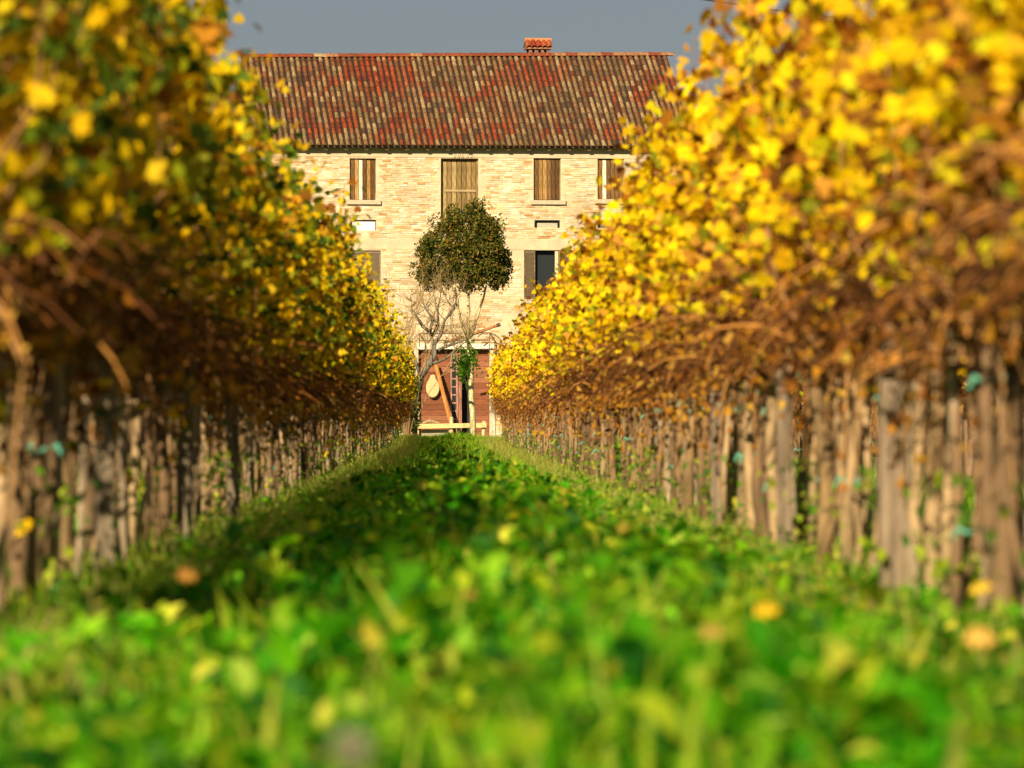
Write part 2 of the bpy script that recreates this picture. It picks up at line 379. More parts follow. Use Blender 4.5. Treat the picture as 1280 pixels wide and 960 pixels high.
for i in range(nz_ + 1):
    z = .35 + (zt - .5) * i / nz_; m_.box(u0 + .046, u1 - .061, .105, .145, z - .022, z + .022, c)
gd = m_.build('glazed_door', M['wood'], house)
for i in range(nz_):
    z0, z1 = .35 + (zt - .5) * i / nz_ + .023, .35 + (zt - .5) * (i + 1) / nz_ - .023
    p_ = MB(); p_.box(u0 + .047, u1 - .062, .125, .13, z0, z1, (.02, .02, .02)); p_.build('pane', M['glass'], gd)
m_ = MB(); m_.box(X(573.5), X(577.5), .06, .18, .02, zt - .02, (.30, .13, .09)); m_.build('gate_post', M['wood'], house)
m_ = MB(); m_.box(X(578), X(592), .45, .48, .02, zt - .02, (.02, .018, .018)); m_.build('doorway_shade_panel', M['dark'], house)  # panel painted near black in place of the shade inside the open doorway
hboards(X(593), X(611.5), .05, zt - .02, .16, 16, 'gate_leaf', RED)
# wire hooks over the loft door
for i, px in enumerate((567, 572, 577, 583, 588)):
    u, z = W(px, 198); m_ = MB(); m_.tube([(u, -.04, z), (u + .03, -.12, z + .15), (u + .06 * (i % 2), -.05, z + .24)], .006, 5, (.05, .05, .05)); m_.build('wire_hook', M['metal'], house)

# roof
OV = .34; ZE = W(590, 181)[1] * (YC - OV) / YC
UE0, UE1 = W(306, 181)[0] + .28, W(868, 181)[0]
AR = ridge_v + OV
slope = math.atan2(RZ - ZE, AR); SL = math.hypot(RZ - ZE, AR)
def roofp(u, s, back=False, lift=0):                        # s = distance up the slope from the eave
    t = s / SL; tilt = (u - (UE0 + UE1) / 2) * (.004 + .010 * t) + .025 * math.sin(u * 1.3) * t * (1 - t) * 2
    y = -OV + AR * t; z = ZE + (RZ - ZE) * t + tilt
    if back: y = DEPTH + OV - AR * t
    return (u, y - math.sin(slope) * lift * (1 if not back else -1), z + math.cos(slope) * lift)
b = MB(); n = 16
for bk in (False, True):
    for j in range(n):
        for i in range(12):
            a = [roofp(UE0 + (UE1 - UE0) * (i + di) / 12, SL * (j + dj) / n, bk, -.01) for di, dj in ((0, 0), (1, 0), (1, 1), (0, 1))]
            b.add(a, [(0, 1, 2, 3) if not bk else (3, 2, 1, 0)], (.045, .02, .012))
for u in (UE0, UE1):
    for bk in (False, True):
        a = [roofp(u, 0, bk, -.01), roofp(u, SL, bk, -.01), roofp(u, SL, bk, -.1), roofp(u, 0, bk, -.1)]; b.add(a, [(0, 1, 2, 3)], (.12, .07, .04))
roof = b.build('roof', M['tile'], house)
b = MB()
for i in range(12):
    a = [roofp(UE0 + (UE1 - UE0) * (i + di) / 12, SL * dj, False, -.10) for di, dj in ((0, -.0), (1, -.0), (1, .99), (0, .99))]; b.add(a, [(3, 2, 1, 0)], (.16, .10, .06))
    a = [roofp(UE0 + (UE1 - UE0) * (i + di) / 12, 0, False, l) for di, l in ((0, -.10), (1, -.10), (1, -.02), (0, -.02))]; b.add(a, [(0, 1, 2, 3)], (.10, .06, .04))
b.build('roof_boarding', M['woodh'], house)
u = UE0 + .3
while u < UE1 - .2:
    m_ = MB(); a, c_ = roofp(u, .03, lift=-.16), roofp(u, .8, lift=-.16); m_.bar(a, c_, .09, .11, (.14, .09, .05)); m_.build('rafter', M['wood'], house); u += .62
NCOL = 74; pitch = (UE1 - UE0) / NCOL; NROW = 17; EXP = SL / NROW
TILE = {'red': [(.23, .036, .010), (.27, .052, .013), (.17, .028, .010), (.25, .07, .018)],
        'lich': [(.26, .17, .075), (.20, .13, .055), (.13, .08, .033), (.33, .23, .11), (.20, .08, .03), (.07, .04, .02), (.19, .05, .016), (.21, .11, .04)]}
def redness(u, s):
    f = .8 * math.sin(u * 1.3 + 1.7 * math.sin(s * .9)) + .9 * math.sin(s * 1.9 + 1.5 * math.sin(u * 1.1 + 2)) + .5 * math.sin(u * 3.7 - s * 2.1)
    cx = (UE0 + UE1) / 2
    f += 1.6 * math.exp(-((u - cx + 2.0) / 1.3) ** 2) + 1.2 * math.exp(-((u - cx - 2.8) / 1.2) ** 2 - ((s - SL * .75) / 1.3) ** 2) - .3
    return 1 / (1 + math.exp(-3.6 * (f - .95)))
def tile_geo(mb, u, s, bk, c, ln=None, local=False):
    ln = ln or EXP * 1.18; w0, w1 = pitch * .34, pitch * .28; K = 5; vs = []; n = 5
    dy = random.uniform(-.006, .006)
    for e, (ss, wd, lf) in enumerate(((s, w0, .020), (s + ln, w1, .0))):
        for k in range(K + 1):
            t = math.pi * k / K
            if local: vs.append((math.cos(t) * wd, e * ln, lf + math.sin(t) * wd * .8))
            else: vs.append(roofp(u + dy + math.cos(t) * wd, ss, bk, lf + math.sin(t) * wd * .8))
    fs = [(k, k + 1, K + 2 + k, K + 1 + k) for k in range(K)] + [tuple(range(K, -1, -1))]
    mb.add(vs, fs, c)
def tcolor(u, s):
    rd = redness(u, s) 
    return random.choice(TILE['red']) if random.random() < rd else random.choice(TILE['lich'])
stuff = MB(); single = []
for i in range(NCOL):
    u = UE0 + pitch * (i + .5); cc = tcolor(u, SL * .3)
    for j in range(NROW):
        s = j * EXP - .07
        if random.random() < .25: cc = tcolor(u, s)
        c = jc([.7 * a_ + .3 * b_ for a_, b_ in zip(tcolor(u, s), cc)], .75, 1.2)
        if j < 3 and 2 <= i: single.append((u, s, c))
        else: tile_geo(stuff, u, s, False, c)
        if i % 1 == 0: tile_geo(stuff, u, s, True, c)
tag(stuff.build('tiling', M['tile'], roof), kind='stuff')
pal = TILE['red'] + TILE['lich']; tm = []
for c in pal:
    m_ = MB(); tile_geo(m_, 0, 0, False, c, local=True); tm.append(m_.mesh('roof_tile', M['tile']))
for (u, s, c) in single:
    k = min(range(len(pal)), key=lambda q: sum((pal[q][z] - c[z]) ** 2 for z in range(3)))
    o = link('roof_tile', tm[k], roof, roofp(u + random.uniform(-.006, .006), s)); o.rotation_euler = (slope, 0, random.uniform(-.02, .02))
# ridge tiles
u = UE0 - .02; q = 0
rm = []
for c in ((.20, .05, .02), (.28, .13, .06), (.17, .04, .016), (.32, .22, .11)):
    m_ = MB(); K = 6; vs = []
    for e, (xx, wd) in enumerate(((0, .15), (.44, .13))):
        for k in range(K + 1):
            t = math.pi * k / K; vs.append((xx, math.cos(t) * wd * 1.15, math.sin(t) * wd * .8 - .01))
    m_.add(vs, [(k + 1, k, K + 1 + k, K + 2 + k) for k in range(K)] + [tuple(range(K + 1))], c); rm.append(m_.mesh('ridge_tile', M['tile']))
while u < UE1 - .2:
    p = roofp(u, SL); link('ridge_tile', random.choices(rm, (5, 3, 4, 2))[0], roof, (p[0], p[1], p[2] - .01)); u += .38
# chimney
kk = (672.5 - VX) / F; uc = W(672.5, 60)[0] * (1 + ridge_v / YC) - .6; 
# solve the chimney position behind the ridge
Yh = ridge_v + .5
def house_pt(px, py, y):                                   # pixel -> (u, z) on the plane y in the house's frame
    k = (px - VX) / F; s_, c_ = math.sin(TH), math.cos(TH)
    # X = XC + u c - y s ; Y = YC + u s + y c
    u = (k * (YC + y * c_) - XC + y * s_) / (c_ - k * s_); Y = YC + u * s_ + y * c_
    return u, H + (VY - py) / F * Y - BZ
ch = MB(); u0, zt_ = house_pt(656, 48, Yh); u1, zb_ = house_pt(689, 62, Yh)
uc = (u0 + u1) / 2; ch.box(uc - .33, uc + .33, Yh - .3, Yh + .3, RZ - 1.0, zb_ - .16, (.50, .30, .18))
ch.box(uc - .36, uc + .36, Yh - .33, Yh + .33, zb_ - .155, zb_ - .12, (.30, .18, .11))
for ux in (-.28, -.1, .1, .28):
    for yy in (-.25, .25): ch.box(uc + ux - .045, uc + ux + .045, Yh + yy - .05, Yh + yy + .05, zb_ - .119, zb_, (.22, .11, .07))
ch.box(uc - .40, uc + .40, Yh - .36, Yh + .36, zb_ + .001, zb_ + .04, (.30, .15, .09))
hc = zt_ - zb_ - .06
ch.add([(uc - .40, Yh - .36, zb_ + .041), (uc + .40, Yh - .36, zb_ + .041), (uc + .40, Yh, zb_ + hc), (uc - .40, Yh, zb_ + hc), (uc - .40, Yh + .36, zb_ + .041), (uc + .40, Yh + .36, zb_ + .041)],
       [(0, 1, 2, 3), (3, 2, 5, 4), (0, 3, 4), (1, 5, 2)], (.32, .12, .06))
chim = ch.build('chimney', M['tile'], roof)
tl = math.hypot(.42, hc); an = math.atan2(hc - .04, .38)
for i in range(5):
    for sgn in (1, -1):
        m_ = MB(); c = random.choice([(.26, .04, .014), (.30, .07, .022), (.21, .03, .011)])
        vs = []; K = 5
        for e in (0, 1):
            for k in range(K + 1):
                t = math.pi * k / K; d = tl * e; wd = .085 - .012 * e
                y = (-.42 + d * math.cos(an)) * sgn; vs.append((uc - .34 + .17 * i + math.cos(t) * wd, Yh + y, zb_ + .03 + d * math.sin(an) + math.sin(t) * wd * .9))
        m_.add(vs, [(k, k + 1, K + 2 + k, K + 1 + k) for k in range(K)], c); m_.build('cap_tile', M['tile'], chim if False else roof)
m_ = MB(); m_.tube([(uc - .42, Yh, zb_ + hc + .01), (uc + .42, Yh, zb_ + hc + .01)], .075, 8, (.6, .2, .08)); m_.build('cap_ridge', M['tile'], roof)
u, z = house_pt(707, 69, ridge_v); m_ = MB(); m_.tube([(u, ridge_v, z - .1), (u, ridge_v, z + .12)], .04, 6, (.15, .12, .1)); m_.tube([(u - .1, ridge_v, z + .1), (u + .1, ridge_v, z + .1)], .02, 6, (.15, .12, .1)); m_.build('vent_pipe', M['metal'], roof)

# iron frame over the gate
m_ = MB(); zz = Zp(416); c = (.14, .11, .09)
def hp(px, py, y=-.5):
    u, z = house_pt(px, py, y); return (u, y, z)
bars = [[hp(524, 417), hp(612, 416)], [hp(524, 417), hp(524, 434)], [hp(612, 416), hp(612, 440)], [hp(524, 426), hp(612, 425)],
        [hp(524, 417, 0), hp(524, 417)], [hp(612, 416, 0), hp(612, 416)], [hp(597, 421), hp(604, 416), hp(613, 416), hp(621, 420), hp(628, 427)]]
ifr = empty('iron_canopy_frame', (0, 0, 0)); ifr.parent = house
for q in bars: m_ = MB(); m_.tube(q, .018, 5, c); m_.build('bar', M['metal'], ifr)

# world-space helper: pixel at distance Y
def P(px, py, Y): return Vector(((px - VX) / F * Y, Y, H + (VY - py) / F * Y))
# things by the gate
m_ = MB(); a, c_ = P(544, 453, 145.75), P(563, 527, 145.2); m_.bar(a, c_, .11, .05, (.50, .20, .05)); tag(m_.build('leaning_plank', M['wood']), 'orange brown plank leaning slantwise against the red gate', 'plank')
m_ = MB(); m_.tube([P(556, 428, 143.5), P(590, 418, 143.5), P(621, 407, 143.5)], [.035, .045, .05], 8, (.36, .16, .06), lump=.12); m_.tube([P(620.5, 407, 143.49), P(625.5, 405.3, 143.49)], .058, 8, (.10, .06, .04))
tag(m_.build('slanting_pole', M['wood']), 'brown pole with dark end sloping up across the iron frame above the gate', 'pole')
m_ = MB(); K = 20; ctr = P(541, 485, 145.9); vs = []
for e, dy_ in ((1, -.03), (.9, -.06), (1, .0)):
    for k in range(K):
        t = 2 * math.pi * k / K; rx, rz_ = .21 * e, .30 * e
        if math.cos(t) > .95: rz_ *= 1.35
        vs.append((ctr.x + math.sin(t) * rx, ctr.y + dy_, ctr.z + math.cos(t) * rz_ * (1.0)))
m_.add(vs, [(k, (k + 1) % K, K + (k + 1) % K, K + k) for k in range(K)] + [tuple(K + k for k in range(K))] + [(2 * K + k, 2 * K + (k + 1) % K, (k + 1) % K, k) for k in range(K)] + [tuple(2 * K + k for k in range(K))[::-1]], (.56, .42, .22))
tag(m_.build('straw_disc', M['straw']), 'cream oval straw disc with pointed top hanging on the red gate', 'basket')
# rustic fence before the gate
fr = empty('rustic_fence', tuple(P(545, 548, 137))); fr.location.z = .2; tag(fr, 'low pale wooden rail fence standing before the red gate', 'fence')
ox, oy, oz = fr.location
def rel(v): return (v[0] - ox, v[1] - oy, v[2] - oz)
for (px, t, w_) in ((521, 514, .13), (563.5, 521, .12), (604, 526, .11)):
    m_ = MB(); top = P(px, t, 137); m_.tube([rel((top.x, 137, .15)), rel((top.x + .02, 137, top.z))], [w_ * .55, w_ * .45], 7, (.62, .48, .27), lump=.1); m_.build('post', M['wood'], fr)
m_ = MB(); m_.bar(rel(P(514, 533, 136.9)), rel(P(608, 531.5, 136.9)), .13, .06, (.66, .48, .22)); m_.build('rail', M['woodh'], fr)
m_ = MB(); m_.box(*[v for q in zip(rel(P(527, 545, 137.1)), rel(P(560, 537, 137.15))) for v in q], (.33, .30, .20)); tag(m_.build('lower_board', M['woodh'], fr), label='grey weathered board under the rail')
# logs lying on the rail
m_ = MB(); m_.tube([P(528, 529, 136.95), P(537, 526.5, 136.95), P(549, 528.6, 136.95)], [.03, .05, .03], 7, (.34, .24, .13), lump=.25); tag(m_.build('driftwood_log', M['bark']), 'small crooked log lying on top of the pale fence rail', 'log')

# ------------------------------------------------------------------ trees before the house
def leaf_blob(pts, size, pal, wts, tpl=T_SMALL, up=.0):
    n = len(pts); Rm = rotmats(RNG.uniform(0, 6.28, n), RNG.uniform(-1.3, 1.3, n), RNG.uniform(-1.3, 1.3, n))
    return scatter(tpl, pts, Rm, RNG.uniform(.7, 1.3, n) * size, palette(n, pal, wts))
def crooked(a, b_, n, amp, rad0, rad1):
    a, b_ = Vector(a), Vector(b_); pts = []
    for i in range(n + 1):
        t = i / n; p = a.lerp(b_, t)
        if 0 < i < n: p += Vector([random.uniform(-amp, amp) for _ in range(3)])
        pts.append(p)
    return pts, [rad0 + (rad1 - rad0) * i / n for i in range(n + 1)]
YT = 133.0; base = P(591.5, 549, YT); base.z = .2
tree = empty('standard_tree', tuple(base)); tag(tree, 'slender tree with clipped dark green dome crown on a bare trunk before the farmhouse', 'tree')
def tp(px, py, dy=0): return P(px, py, YT + dy) - base
b = MB(); bc = (.62, .52, .27)
b.tube([tp(591.5, 552), tp(591, 520), tp(589, 495), tp(588.5, 470), tp(587, 445), tp(586, 424)], [.095, .082, .075, .07, .065, .06], 9, bc, lump=.08)
for q, r0 in ((((586, 426), (578, 405), (571, 380), (568, 350)), .045), (((586, 426), (585, 400), (585, 370), (583, 330)), .05), (((586, 426), (596, 400), (605, 372), (612, 340)), .04),
              (((587, 440), (580, 420), (574, 400), (573, 372)), .022), (((589, 500), (584, 490), (582, 476), (578, 462)), .03)):
    b.tube([tp(p[0] + random.uniform(-.6, .6), p[1], random.uniform(-.2, .2)) for p in q], [r0, r0 * .85, r0 * .7, r0 * .45], 6, bc)
b.build('trunk', M['bark'], tree, smooth=True)
b = MB()
for i in range(9):
    t = random.uniform(0, 6.28); r = random.uniform(.5, 1.1); z0 = tp(586, 352).z
    q = tp(585, 360); b.tube([(q.x * .5 + math.cos(t) * .15, math.sin(t) * .15, z0 - .1), (math.cos(t) * r * .6 - .1, math.sin(t) * r * .6, z0 + .5 + random.random() * .4), (math.cos(t) * r - .15, math.sin(t) * r, z0 + .5 + random.random() * 1.2)], [.025, .015, .006], 4, (.2, .15, .08))
b.build('limbs', M['bark'], tree)
# crown profile read as half widths by height
PR = [(362, 40), (355, 56), (345, 61), (330, 61), (315, 58), (300, 50), (285, 42), (270, 30), (260, 20), (252, 9), (247, 2)]
ppm = F / YT
def crown_pts(n):
    out = []; cl = []
    for i in range(170):
        py = random.triangular(250, 362, 345); hw = np.interp(py, [p[0] for p in PR][::-1], [p[1] for p in PR][::-1]) / ppm
        t = random.uniform(0, 6.28); rr = hw * random.uniform(.72, .97); cx = 580 + random.uniform(-2, 2)
        cl.append((tp(cx, py) + Vector((math.cos(t) * rr, math.sin(t) * rr, 0)), random.uniform(.14, .30)))
    for i in range(30):
        py = random.uniform(275, 350); hw = np.interp(py, [p[0] for p in PR][::-1], [p[1] for p in PR][::-1]) / ppm
        t = random.uniform(0, 6.28); rr = hw * random.uniform(.1, .7); cl.append((tp(580, py) + Vector((math.cos(t) * rr, math.sin(t) * rr, 0)), .35))
    for i in range(n):
        c, r = random.choice(cl); d = RNG.normal(0, 1, 3); d /= np.linalg.norm(d); out.append(np.array(c) + d * r * RNG.uniform(.55, 1.1))
    return np.array(out)
pts = crown_pts(26000)
low = pts[:, 2] < tp(580, 364).z; pts[low, 2] += .25 * RNG.random(low.sum())
GP = [(.055, .075, .008), (.09, .10, .012), (.15, .12, .015), (.24, .12, .02), (.025, .045, .01), (.30, .18, .03)]
g1 = leaf_blob(pts, .042, GP, [5, 5, 4, 2, 3, 1.2])
sp = []
for i in range(9):
    px, py = random.uniform(600, 640), random.uniform(255, 330)
    px = min(px, 580 + np.interp(py, [p[0] for p in PR][::-1], [p[1] for p in PR][::-1]) + 8)
    for k in range(16): sp.append(np.array(tp(px + random.gauss(0, 2), py - k * .9 + random.gauss(0, 1), random.uniform(-.3, .3))))
g2 = leaf_blob(np.array(sp), .045, [(.30, .26, .05), (.2, .22, .04)], [1, 1])
tag(link('crown', np_mesh('crown', *merge([g1, g2]), M['crown']), tree), kind='stuff')
sp = [np.array(tp(584 + random.gauss(0, 7), 452 + random.gauss(0, 10), random.uniform(-.3, .3))) for _ in range(420)]
sp = [q for q in sp] + [np.array(tp(576 + random.gauss(0, 3), 462 + random.gauss(0, 7), random.uniform(-.3, .1))) for _ in range(160)]
g = leaf_blob(np.array(sp), .05, [(.16, .30, .03), (.22, .36, .05), (.10, .20, .02)], [3, 2, 2])
tag(link('side_shoot', np_mesh('side_shoot', *g, M['green']), tree), label='bright green leafy shoot on the lower trunk', kind='stuff')

# gnarled bare tree leaning in from the left
YB = 131.0; base2 = P(520, 549, YB); base2.z = .2
bt = empty('bare_tree', tuple(base2)); tag(bt, 'crooked dark leafless tree leaning right in front of the gate lintel', 'tree')
def bp(px, py, dy=0): return P(px, py, YB + dy) - base2
b = MB(); dc = (.15, .13, .10)
b.tube([bp(516, 552), bp(517, 520), bp(521, 492), bp(526, 470), bp(536, 456), bp(543, 444), bp(542, 430)], [.13, .12, .11, .10, .085, .08, .06], 8, dc, lump=.15)
br = [[(542, 432), (537, 415), (541, 398), (531, 385), (528, 372)], [(543, 442), (555, 434), (568, 430), (583, 424), (592, 418)], [(536, 456), (548, 452), (558, 448), (566, 440), (572, 436)],
      [(541, 420), (548, 405), (547, 385), (552, 368)], [(543, 430), (552, 418), (556, 400), (566, 386), (570, 372)], [(537, 415), (527, 408), (520, 394), (514, 384)], [(526, 470), (520, 450), (512, 430), (505, 412)]]
tips = []
for q in br:
    pts_ = [bp(x_ + random.uniform(-1, 1), y_, random.uniform(-.4, .4)) for x_, y_ in q]; k = len(pts_)
    b.tube(pts_, [.055 - .042 * i / (k - 1) for i in range(k)], 6, dc, lump=.15); tips += pts_[1:]
b.build('trunk', M['bark'], bt, smooth=True)
b = MB()
def twig(p, d, ln, r, dep):
    pts_ = [p]; d = d.normalized()
    for i in range(4):
        d = (d + Vector([random.uniform(-.3, .3) for _ in range(3)]) + Vector((0, 0, .06))).normalized(); pts_.append(pts_[-1] + d * ln / 4)
    b.tube(pts_, [r * (1 - .2 * i) for i in range(5)], 4, jc((.25, .17, .08), .8, 1.2), cap=False)
    if dep:
        for i in range(3): twig(random.choice(pts_[1:]), d + Vector([random.uniform(-1, 1) for _ in range(3)]), ln * .6, r * .6, dep - 1)
for p in tips:
    for i in range(3): twig(p, Vector((random.uniform(-.9, .9), random.uniform(-.6, .6), random.uniform(.2, 1))), random.uniform(.45, 1.0), .012, 2)
tag(b.build('twigs', M['cane'], bt), kind='stuff')

# thicket of bare twigs and dark leaves at the end of the left row
def shrub(name, label, cx, cy, hw, h, pal, wts, n, size, stems=30, z0=.15, pad=0):
    s_ = empty(name, (cx, cy, float(gz(cx, cy)))); tag(s_, label, 'shrub'); bb = MB(); pts = []
    for i in range(stems):
        t = random.uniform(0, 6.28); r = hw * random.uniform(.2, 1.05); top = h * random.uniform(.55, 1.08)
        q = [(math.cos(t) * r * f, math.sin(t) * r * f, top * g_) for f, g_ in ((.1, 0), (.45, .35), (.8, .7), (1, 1))]
        bb.tube(q, [.014, .011, .008, .004], 4, jc((.30, .19, .09), .7, 1.2), cap=False)
    cl = [(random.uniform(0, 6.28), random.uniform(.2, .9) * hw, random.uniform(z0, 1) * h, random.uniform(.1, .22)) for _ in range(45)]
    for i in range(n):
        t, r, z_, cr_ = random.choice(cl); d = RNG.normal(0, 1, 3); d /= np.linalg.norm(d)
        k = math.sqrt(max(.05, 1 - (z_ / h) ** 2 * .7)); pts.append(np.array((math.cos(t) * r * k, math.sin(t) * r * k, z_)) + d * cr_ * RNG.uniform(.3, 1.1))
    bb.build('stems', M['cane'], s_)
    tag(link('foliage', np_mesh('foliage', *leaf_blob(np.array(pts), size, pal, wts), M['crown']), s_), kind='stuff')
shrub('ivy_shrub', 'dark green leafy shrub at the far end of the left vine row beside the gate', (509 - VX) / F * 128, 128, .42, 1.95, [(.10, .15, .03), (.16, .18, .03), (.30, .24, .05), (.05, .09, .02)], [4, 3, 2, 2], 3800, .04)
for i, (px, Y, h, lab) in enumerate(((494, 130, 4.3, 'tall thin bare shrub against the pale house wall, left of the dome tree'),
                                  (470, 129, 4.0, 'bare brown twiggy shrub below the left louvred window'))):
    s_ = empty('bare_shrub', ((px - VX) / F * Y, Y, .2)); tag(s_, lab, 'shrub'); b = MB()
    for k in range(26):
        p = Vector((random.uniform(-.5, .5), random.uniform(-.3, .3), 0))
        q = [p]; d = Vector((random.uniform(-.25, .25), random.uniform(-.2, .2), 1))
        L_ = h * random.uniform(.6, 1.05)
        for j in range(6):
            d = (d + Vector([random.uniform(-.2, .2) for _ in range(3)])).normalized(); d.z = max(d.z, .6); q.append(q[-1] + d * L_ / 6)
            if j > 1:
                e = (d + Vector([random.uniform(-.9, .9) for _ in range(3)])).normalized(); b.tube([q[-1], q[-1] + e * .3, q[-1] + e * .55 + Vector((0, 0, .08))], [.008, .006, .003], 4, (.42, .28, .13), cap=False)
        b.tube(q, [.016 - .002 * j for j in range(7)], 4, jc((.36, .25, .13), .8, 1.2), cap=False)
    tag(b.build('twigs', M['cane'], s_), kind='stuff')

# overhead cable
m_ = MB(); m_.tube([(-6, 150, 16.0), (8.28, 150, 13.9), (10.3, 150, 13.6), (34, 150, 10.6)], .028, 6, (.05, .05, .06)); tag(m_.build('overhead_cable', M['metal']), 'thin dark overhead cable crossing the sky at the top right', 'cable')

# ------------------------------------------------------------------ vines
YEL = [(.72, .46, .02), (.66, .38, .02), (.56, .42, .03), (.70, .54, .05)]
PAL = {'L': ([(.82, .55, .004), (.64, .44, .006), (.30, .30, .008), (.10, .16, .008), (.035, .07, .006), (.24, .10, .01), (.58, .28, .015)], [3.8, 3.2, 3.6, 3.2, 2.4, 1.3, .8]),
       'R': ([(.84, .62, .003), (.76, .48, .004), (.62, .56, .008), (.34, .13, .008), (.20, .22, .01), (.62, .32, .04), (.14, .05, .008)], [4.4, 4.4, 2.4, 2.4, 1.3, 1.6, 2.2])}
DRY = [(.30, .115, .01), (.14, .048, .007), (.46, .22, .02), (.06, .022, .006), (.56, .33, .06)]
def vine_foliage(side, lod, seed):
    """shoots that rise from the cordon and arch outwards, a leaf at every node"""
    random.seed(seed); dz = random.uniform(-.2, .2); canes = MB(); LP, LS, LZ, DP, single = [], [], [], [], []
    ns = 22 if lod == 0 else 18
    for i in range(ns):
        y = random.uniform(-.5, .5); sx = random.choice((-1, 1)); p = Vector((random.gauss(0, .05), y, random.uniform(.72, .85)))
        d = Vector((sx * random.uniform(.05, .55), random.uniform(-.35, .35), 1)).normalized()
        L_ = random.uniform(.8, 1.5); n = 9; q = [p.copy()]; droop = random.uniform(.0, .22)
        if random.random() < .16: L_ *= 1.25; droop = 0
        for j in range(n):
            d = (d + Vector((random.uniform(-.2, .2) + sx * droop * .25, random.uniform(-.22, .22), .02 - droop * (j / n) * 1.6))).normalized()
            if abs(q[-1].x) > (.29 if side == 'L' else .22) and d.x * q[-1].x > 0: d.x *= .2
            q.append(q[-1] + d * L_ / n)
        cc = jc((.36, .19, .08), .75, 1.2)
        canes.tube(q, [.0055 - .0004 * j for j in range(n + 1)], 3 if lod else 4, cc, cap=False)
        nl = int((40 if lod == 0 else 27) * L_)
        for k in range(nl):
            t = random.uniform(.12, 1.0) ** .62 * n; a = int(min(t, n - 1e-4)); pt = q[a].lerp(q[a + 1], t - a)
            off = Vector((random.gauss(0, .07), random.gauss(0, .07), random.gauss(-.02, .05)))
            pt = pt + off
            if pt.z < .85 and random.random() < .7: continue
            LP.append(pt)
    # dry tangle at the cordon
    for i in range(105 if lod == 0 else 60):
        y = random.uniform(-.55, .55); a = Vector((random.gauss(0, .12), y, random.uniform(.76, 1.06 if side == 'R' else .92)))
        dr = Vector((random.uniform(-1, 1), random.uniform(-1.4, 1.4), random.uniform(-.25, .35))) * random.uniform(.10, .24)
        m1 = a + dr + Vector((0, 0, random.uniform(.02, .12))); e = a + dr * 2 + Vector((0, 0, -random.uniform(0, .08)))
        canes.tube([a, a.lerp(m1, .5) + Vector((0, 0, .025)), m1, m1.lerp(e, .55) + Vector((0, 0, .02)), e], [.0062, .006, .005, .004, .003], 3, jc(random.choice([(.24, .085, .014), (.10, .035, .008), (.10, .035, .008), (.38, .17, .04)]), .5, 1.3), cap=False)
        for k in range(1):
            DP.append(a.lerp(e, random.random()) + Vector((random.gauss(0, .05), random.gauss(0, .05), random.gauss(-.02, .05))))
    for i in range(5):                                      # shoots that hang below the cordon
        y = random.uniform(-.5, .5); x = random.gauss(0, .1); zb = random.uniform(.3, .62); dy = random.uniform(-.22, .22)
        q = [Vector((x, y, .85)), Vector((x * 1.3, y + dy * .5, .7)), Vector((x * 1.2 + random.uniform(-.05, .05), y + dy, zb))]
        canes.tube(q, [.006, .005, .003], 3, jc((.36, .19, .07), .6, 1.2), cap=False)
        for k in range(random.choice((0, 2, 3, 5))):
            pt = q[1].lerp(q[2], random.random()) + Vector((random.gauss(0, .03), random.gauss(0, .04), random.gauss(0, .03)))
            (LP if random.random() < .35 else DP).append(pt)
    n = len(LP); A = np.array(LP); s = RNG.uniform(.024, .047, n) * (1 if lod == 0 else 1.1)
    # leaves face out and up, roughly
    Rm = rotmats(RNG.uniform(0, 6.28, n), RNG.uniform(.0, 1.9, n), RNG.normal(0, .7, n))
    pal, wt = PAL[side]; C = palette(n, pal, wt)
    zf = A[:, 2]
    dry = RNG.random(n) < np.clip(((1.22 if side == 'R' else .96) + dz - zf) / .5, 0, 1) * (.72 if side == 'R' else .55); C[dry] = palette(int(dry.sum()), DRY, [3, 3, 2, 2, 1.2])
    s[dry] *= .75
    g1 = scatter(T_VINE, A, Rm, s, C)
    n2 = len(DP); g2 = scatter(T_DRY, np.array(DP), rotmats(RNG.uniform(0, 6.28, n2), RNG.uniform(-1.5, 1.5, n2), RNG.uniform(-1, 1, n2)), RNG.uniform(.018, .042, n2), palette(n2, DRY, [3, 2, 3, 1, 2]))
    fol = np_mesh('foliage', *merge([g1, g2]), M['leaf'])
    outer = [p for p in LP if abs(p.x) > .25 and p.z > .95][:34]
    return fol, canes.mesh('canes', M['cane']), outer
def vine_trunk(seed, lod):
    random.seed(seed); b = MB(); c = jc(random.choice([(.25, .16, .075), (.17, .105, .055), (.33, .225, .12)]), .8, 1.15)
    n = 7 if lod == 0 else 5; x, y = 0, 0; r0 = random.uniform(.019, .031)
    pts = []
    for i in range(n + 1):
        z = -.03 + .78 * i / n; pts.append((x, y, z)); x += random.uniform(-.022, .022); y += random.uniform(-.04, .04)
    b.tube(pts, [r0 * (1.35 - .06 * i if i else 1.6) for i in range(n + 1)], 9 if lod == 0 else 6, c, lump=.22)
    tx, ty, tz = pts[-1]
    for sg in (-1, 1):
        b.tube([(tx, ty, tz - .05), (tx * .5, ty + sg * .12, .76), (0, sg * .3, .78 + random.uniform(-.02, .02)), (random.uniform(-.03, .03), sg * .52, .77)], [r0 * .95, r0 * .75, r0 * .55, r0 * .35], 7 if lod == 0 else 5, c, lump=.2)
    for q in range(random.choice((2, 3, 4, 4))):            # second stems and suckers
        yy = random.uniform(-.42, .42); c2 = jc(c, .8, 1.2); rr = random.uniform(.006, .021); e = random.uniform(-.22, .22)
        b.tube([(random.uniform(-.08, .08), yy, -.03), (random.uniform(-.05, .05), yy + e * .5, .3), (random.uniform(-.05, .05), yy + e, .76)], [rr * 1.2, rr, rr * .8], 6, c2, lump=.15)
    return b.mesh('trunk', M['bark'], smooth=True)
